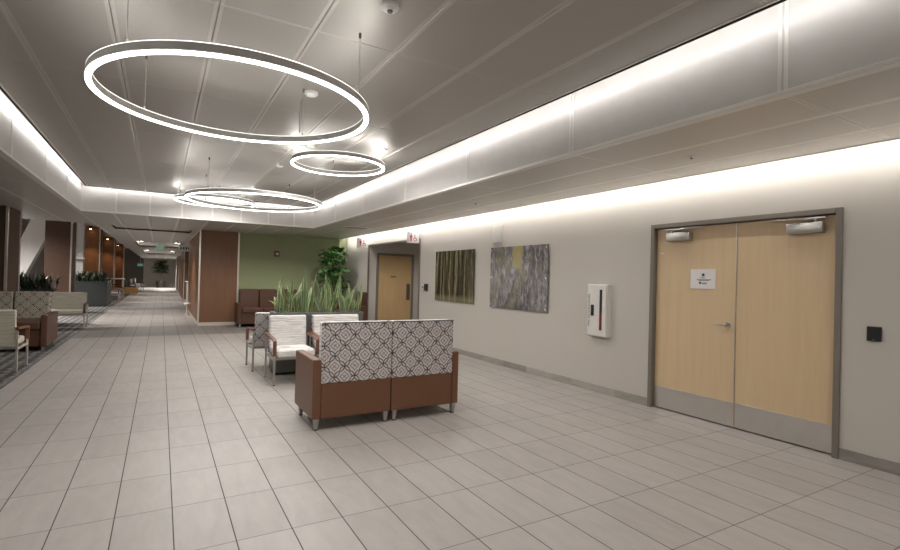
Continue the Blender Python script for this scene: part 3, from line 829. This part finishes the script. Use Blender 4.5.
def leafy(bm, uv, base, az, el, L, w, n=6):
    """a broad fiddle shaped leaf"""
    d = Vector((math.cos(az)*math.cos(el), math.sin(az)*math.cos(el), math.sin(el)))
    side = Vector((-math.sin(az), math.cos(az), 0)); up = side.cross(d)*-1
    prof = [.05, .45, .72, .82, 1.0, .86, .05]
    prev = None
    for i in range(n+1):
        s = i/n
        c = Vector(base)+d*L*s - Vector((0, 0, 1))*(L*.25*s*s)
        ww = w*prof[i]*.5
        wav = .12*w*math.sin(i*2.1)
        row = [bm.verts.new(c-side*ww+up*(ww*.25+wav)), bm.verts.new(c), bm.verts.new(c+side*ww+up*(ww*.25-wav))]
        if prev:
            for k in range(2):
                f = bm.faces.new((prev[k], prev[k+1], row[k+1], row[k]))
                for lp, u, v in zip(f.loops, (k/2, (k+1)/2, (k+1)/2, k/2), ((i-1)/n, (i-1)/n, s, s)): lp[uv].uv = (u, v)
        prev = row

def fig_tree(loc, label, h, rc, zc0, nl, mat='fig', L=.32, potr=.2, poth=.42):
    t = thing('fig_tree', label, 'potted tree', loc)
    bm = new(); lathe(bm, [(0, 0), (potr*.75, 0), (potr, poth), (potr*.9, poth), (potr*.88, poth-.04), (0, poth-.04)], 0, 0, 32, False); obj('pot', bm, M['pot'], t, True)
    bm = new(); tube(bm, [(0, 0, poth-.05), (.02, .01, h*.45), (-.01, .0, h*.7), (.02, 0, h*.92)], [.03, .024, .018, .01], 8)
    for k in range(5):
        a = k*2.4; z = zc0+(h-zc0)*k/6
        tube(bm, [(0, 0, z-.1), (math.cos(a)*rc*.4, math.sin(a)*rc*.4, z+.15)], [.012, .006], 6)
    obj('trunk', bm, M['bark'], t, True)
    bm = new(); uv = bm.loops.layers.uv.new('UVMap')
    for i in range(nl):
        z = random.uniform(zc0, h); a = random.uniform(0, 2*PI)
        q = (z-zc0)/(h-zc0); rr = rc*random.uniform(.05, .62)*(1-.35*q)
        leafy(bm, uv, (rr*math.cos(a), rr*math.sin(a), z-.08), a+random.uniform(-.6, .6), random.uniform(-.1, .95), L*random.uniform(.7, 1.15), L*random.uniform(.5, .75))
    obj('foliage', bm, M[mat], t, True)
    return t
random.seed(8)
fig_tree((4.52, 14.82, 0), 'fiddle leaf fig in the corner of the green wall and right wall', 2.33, .46, 1.05, 110, L=.38)
random.seed(21)
fig_tree((.0, 53.5, 0), 'potted tree standing against the far end wall of the corridor', 2.5, .95, 1.35, 170, 'darkleaf', .42, .4, .6)

# ------------------------------------------------------------------ brown seating by the green wall
def club_sofa(name, loc, rz, n, label, cat, sw=.55, leather='leather', back='leather', D=.78, H=1.06):
    """faces -y, origin floor centre"""
    t = thing(name, label, cat, loc, rz)
    W = n*sw+.2; x0 = -W/2
    bm = new(); box(bm, x0+.1, -x0-.1, -D/2+.04, D/2-.04, .09, .40, .01, 2); obj('base', bm, M[leather], t)
    for s in (-1, 1):
        bm = new(); box(bm, s*(W/2-.1), s*W/2, -D/2, D/2, .09, .66, .018, 3); obj('armrest', bm, M[leather], t)
    for k in range(n):
        xa = x0+.1+k*sw
        bm = new(); box(bm, xa+.006, xa+sw-.006, -D/2-.005, D/2-.15, .402, .54, .025, 3); obj('seat_cushion', bm, M[leather], t)
        bm = new(); box(bm, xa+.008, xa+sw-.008, D/2-.17, D/2-.02, .50, H, .03, 3, Matrix.Rotation(math.radians(-5), 3, 'X'), (0, D/2-.1, .5)); obj('back_cushion', bm, M[back], t)
    for (x, y) in ((x0+.06, -D/2+.06), (-x0-.06, -D/2+.06), (x0+.06, D/2-.06), (-x0-.06, D/2-.06)):
        bm = new(); taper(bm, x, y, 0, .092, .035, .05); obj('leg', bm, M['alum'], t)
    return t
club_sofa('sofa', (2.80, 15.17, 0), 0, 3, 'long brown vinyl sofa against the green wall', 'sofa', leather='leatherd', back='leatherd')
club_sofa('armchair', (4.78, 13.85, 0), -PI/2, 1, 'brown vinyl armchair by the right wall behind the snake plants', 'armchair', leather='leatherd', back='leatherd')

# ------------------------------------------------------------------ left seating zone
armchair((-2.03, 9.49, 0), PI, 'cream armchair facing away at the left edge of the photo', inner='cream', outer='cream', metal='champ')
club_sofa('loveseat', (-2.41, 11.92, 0), 0, 2, 'brown loveseat with trellis patterned back on the carpet', 'sofa', sw=.56, leather='leatherd', back='latticeg', D=1.05, H=1.05)
armchair((-2.09, 15.75, 0), 0, 'wide cream armchair with its back to the dark corridor planter', W=.92, inner='cream', outer='cream', arm='ink', metal='champ')
planter((-3.78, 16.8, 0), 1.3, .5, .95, 'dark planter box behind the trellis patterned loveseat', 'planterd')
random.seed(31)
nm = ['leftmost', 'second', 'third', 'fourth', 'rightmost']
for i in range(5):
    snake_plant((-3.6+i*.24, 17.05, .936), 'dark leafed plant, %s of five in the planter behind the trellis loveseat' % nm[i], 'darkleaf', 26, (.25, .52), .14, 'dark plants behind the trellis loveseat', .9, (.05, .08))
planter((-3.1, 24.6, 0), 1.2, 2.2, 1.02, 'large dark planter box standing on the carpet edge far down the hall', 'planterd')
nm = ['near left', 'near middle', 'near right', 'far left', 'far middle', 'far right']
for i in range(6):
    snake_plant((-2.88+(i % 3)*.38, 25.1+(i//3)*1.2, 1.006), 'dark leafed plant, %s in the large planter down the hall' % nm[i], 'darkleaf', 26, (.25, .5), .2, 'dark plants in the far planter', 1.0, (.06, .09))
t = thing('vase', 'small pale grey vase on the right end of the dark planter', 'vase', (-2.52, 17.0, .945))
b = new(); lathe(b, [(0, 0), (.05, 0), (.055, .02), (.075, .12), (.07, .2), (.045, .27), (.04, .28), (.03, .27), (0, .2)], 0, 0, 24, False); obj('body', b, M['lilac'], t, True)
t.location = (-2.52, 17.0, .945)

# seating further along the corridor
armchair((-1.98, 28.0, 0), PI/2, 'pale mauve armchair right behind the large dark planter', W=.9, inner='lilac', outer='lilac', metal='champ')
armchair((-1.98, 31.0, 0), PI/2, 'pale mauve armchair second behind the large dark planter', W=.9, inner='lilac', outer='lilac', metal='champ')
def box_table(loc, label, sx, sy, h):
    t = thing('side_table', label, 'table', loc)
    bm = new(); box(bm, -sx/2, sx/2, -sy/2, sy/2, h-.05, h, .004, 1); obj('tabletop', bm, M['white'], t)
    for sx_, sy_ in ((-1, -1), (1, -1), (1, 1), (-1, 1)):
        bm = new(); box(bm, sx_*(sx/2-.04)-.02, sx_*(sx/2-.04)+.02, sy_*(sy/2-.04)-.02, sy_*(sy/2-.04)+.02, 0, h-.05); obj('leg', bm, M['champ'], t)
box_table((-2.3, 33.6, 0), 'tall white table behind the mauve armchairs', 1.0, 1.4, 1.05)
t = thing('ottoman', 'mustard yellow ottoman at the edge of the corridor carpet', 'ottoman', (-1.62, 36.4, 0))
b = new(); box(b, -.42, .42, -.4, .4, .08, .46, .03, 3); obj('cushion', b, M['yellow'], t)
for sx_, sy_ in ((-1, -1), (1, -1), (1, 1), (-1, 1)):
    b = new(); taper(b, sx_*.36, sy_*.34, 0, .08, .04, .05); obj('leg', b, M['champ'], t)
armchair((-1.75, 39.0, 0), PI/2, 'dark armchair behind the mustard ottoman', W=1.0, inner='darkfab', outer='darkfab', metal='black')
armchair((-2.4, 36.5, 0), PI/2, 'white armchair left of the mustard ottoman', W=1.0, inner='slub', outer='slub', metal='champ')
armchair((-1.55, 42.5, 0), PI/2, 'white armchair farther along the corridor behind the dark one', W=1.0, inner='slub', outer='slub', metal='champ')
armchair((-1.5, 46.5, 0), PI/2, 'last white armchair before the dark end of the corridor', W=1.0, inner='slub', outer='slub', metal='champ')

# corridor signs
def exit_sign(loc, s, label):
    t = thing('exit_sign', label, 'exit sign', loc)
    bm = new(); box(bm, -.2*s, .2*s, -.03, .03, -.11*s, .11*s, .006, 1); obj('case', bm, M['greensign'], t)
    obj('lettering', text_bm('EXIT', .17*s, Matrix.Translation((0, -.031, 0)) @ Matrix.Rotation(PI/2, 4, 'X'), .001), M['signwhite'], t)
    bm = new(); tube(bm, [(0, 0, .11*s), (0, 0, SZ-loc[2])], .015, 8); obj('hanger', bm, M['champ'], t)
exit_sign((-.06, 23, 2.46), .7, 'green exit sign hanging in the middle of the corridor')
exit_sign((-1.4, 45.0, 1.97), .9, 'green exit sign low on the left by the wood columns')
t = thing('hanging_sign', 'white hanging sign with dark symbols beside the wood clad column', 'sign', (.86, 24.0, 2.52))
b = new(); box(b, -.24, .24, -.02, .02, -.13, .13, .003, 1); obj('board', b, M['signwhite'], t)
b = new()
for x in (-.15, -.05, .05, .15): box(b, x-.03, x+.03, -.0225, -.02, -.05, .05)
obj('symbols', b, M['ink'], t)
b = new(); box(b, -.2, -.18, -.01, .01, .13, .18); box(b, .18, .2, -.01, .01, .13, .18); obj('hanger', b, M['champ'], t)

# warm lamps washing the left columns
for i, y in enumerate(cy[2:]):
    t = thing('column_lamp', 'small warm lamp washing the %s wood column on the left' % ('nearest lit', 'second lit', 'farthest lit')[i], 'lamp', (-2.95, y-.35, 3.6))
    b = new(); lathe(b, [(0, -.16), (.05, -.16), (.05, 0), (0, 0)], 0, 0, 20, False); obj('can', b, M['black'], t, True)
    b = new(); disc(b, 2, (0, 0, -.166), .042, .005, 20); obj('bulb_face', b, M['warm'], t)

# ------------------------------------------------------------------ lights
def area(name, loc, rot, sx, sy, pw, c=(1, .95, .9), shape='RECTANGLE', spread=PI):
    l = bpy.data.lights.new(name, 'AREA'); l.shape = shape; l.size = sx; l.size_y = sy; l.energy = pw; l.color = c; l.spread = spread
    o = bpy.data.objects.new(name, l); COL.objects.link(o); o.location = loc; o.rotation_euler = rot
    return o
def spot(name, loc, pw, ang=70, c=(1, .965, .93), blend=.8, r=.04):
    l = bpy.data.lights.new(name, 'SPOT'); l.energy = pw; l.spot_size = math.radians(ang); l.spot_blend = blend; l.color = c; l.shadow_soft_size = r
    o = bpy.data.objects.new(name, l); COL.objects.link(o); o.location = loc
    return o
for i, y in enumerate(cy[2:]): spot('column_wash', (-2.95, y-.42, 3.4), 80, 60, (1, .68, .38))
for y in (18.5, 27.5, 33, 40, 47): spot('corridor_fill_spot', (-.1, y, 2.66), 130, 130)  # added spots brightening the corridor, no fittings
for y in (18.5, 23): spot('atrium_fill_spot', (-5.0, y, 3.5), 1000, 150)  # added fill for the pale wall and brace, no lamp there
spot('far_wall_fill_spot', (.3, 50.5, 2.66), 650, 150)  # added spot lifting the dark end wall
spot('pier_light', (-2.9, 26.6, 3.4), 90, 90)
for y in (10.5, 14.3, 26, 33, 40): spot('seating_fill_spot', (-2.3, y, 2.66), 24, 120)  # added fill over the left seating, bare spots without fittings
for x in (1.3, 2.7, 4.1): spot('soffit_fill_spot', (x, 14.0, 2.66), 38, 140)  # added to lift the dark green wall and column, no fittings
for y in (-2.5, .6, 2.83, 4.6, 6.47, 9.2): spot('soffit_fill_spot', (3.8, y, 2.66), 24, 165, blend=1)  # added fill evening out the darker right floor, no fittings
spot('recess_downlight', (6.2, 12.2, 2.54), 45, 150)

for (cx, cy_, zb, R) in RINGS:       # the lamps of the ring pendants, set along their lower diffusers
    for k in range(8):
        a = 2*PI*(k+.5)/8
        area('ring_lamp', (cx+R*math.cos(a), cy_+R*math.sin(a), zb-.003), (0, 0, a), .035, R*.74, 4.6*R/.9, (1, .97, .94))
w = bpy.data.worlds.new('World'); scene.world = w; w.use_nodes = True
w.node_tree.nodes['Background'].inputs[0].default_value = (.5, .48, .45, 1); w.node_tree.nodes['Background'].inputs[1].default_value = .1

# ------------------------------------------------------------------ camera
cam = bpy.data.cameras.new('Camera'); cam.sensor_width = 36; cam.lens = 493.7/900*36; cam.clip_start = .05; cam.clip_end = 300
co = bpy.data.objects.new('Camera', cam); COL.objects.link(co)
vy = Vector((161-450, -(271.5-275), -493.7)).normalized()
vx = Vector((1293-450, -(301-275), -493.7)); vx = (vx-vy*vx.dot(vy)).normalized()
vz = vx.cross(vy)
R = Matrix((vx, vy, vz))
co.matrix_world = Matrix.Translation((0, 0, 1.5)) @ R.to_4x4()
scene.camera = co

scene.view_settings.view_transform = 'Standard'; scene.view_settings.look = 'None'
scene.view_settings.exposure = .68; scene.view_settings.gamma = 1; scene.view_settings.use_curve_mapping = False
try:
    scene.cycles.use_denoising = True; scene.cycles.max_bounces = 10; scene.cycles.diffuse_bounces = 6; scene.cycles.sample_clamp_indirect = 6; scene.cycles.sample_clamp_direct = 14
except Exception: pass
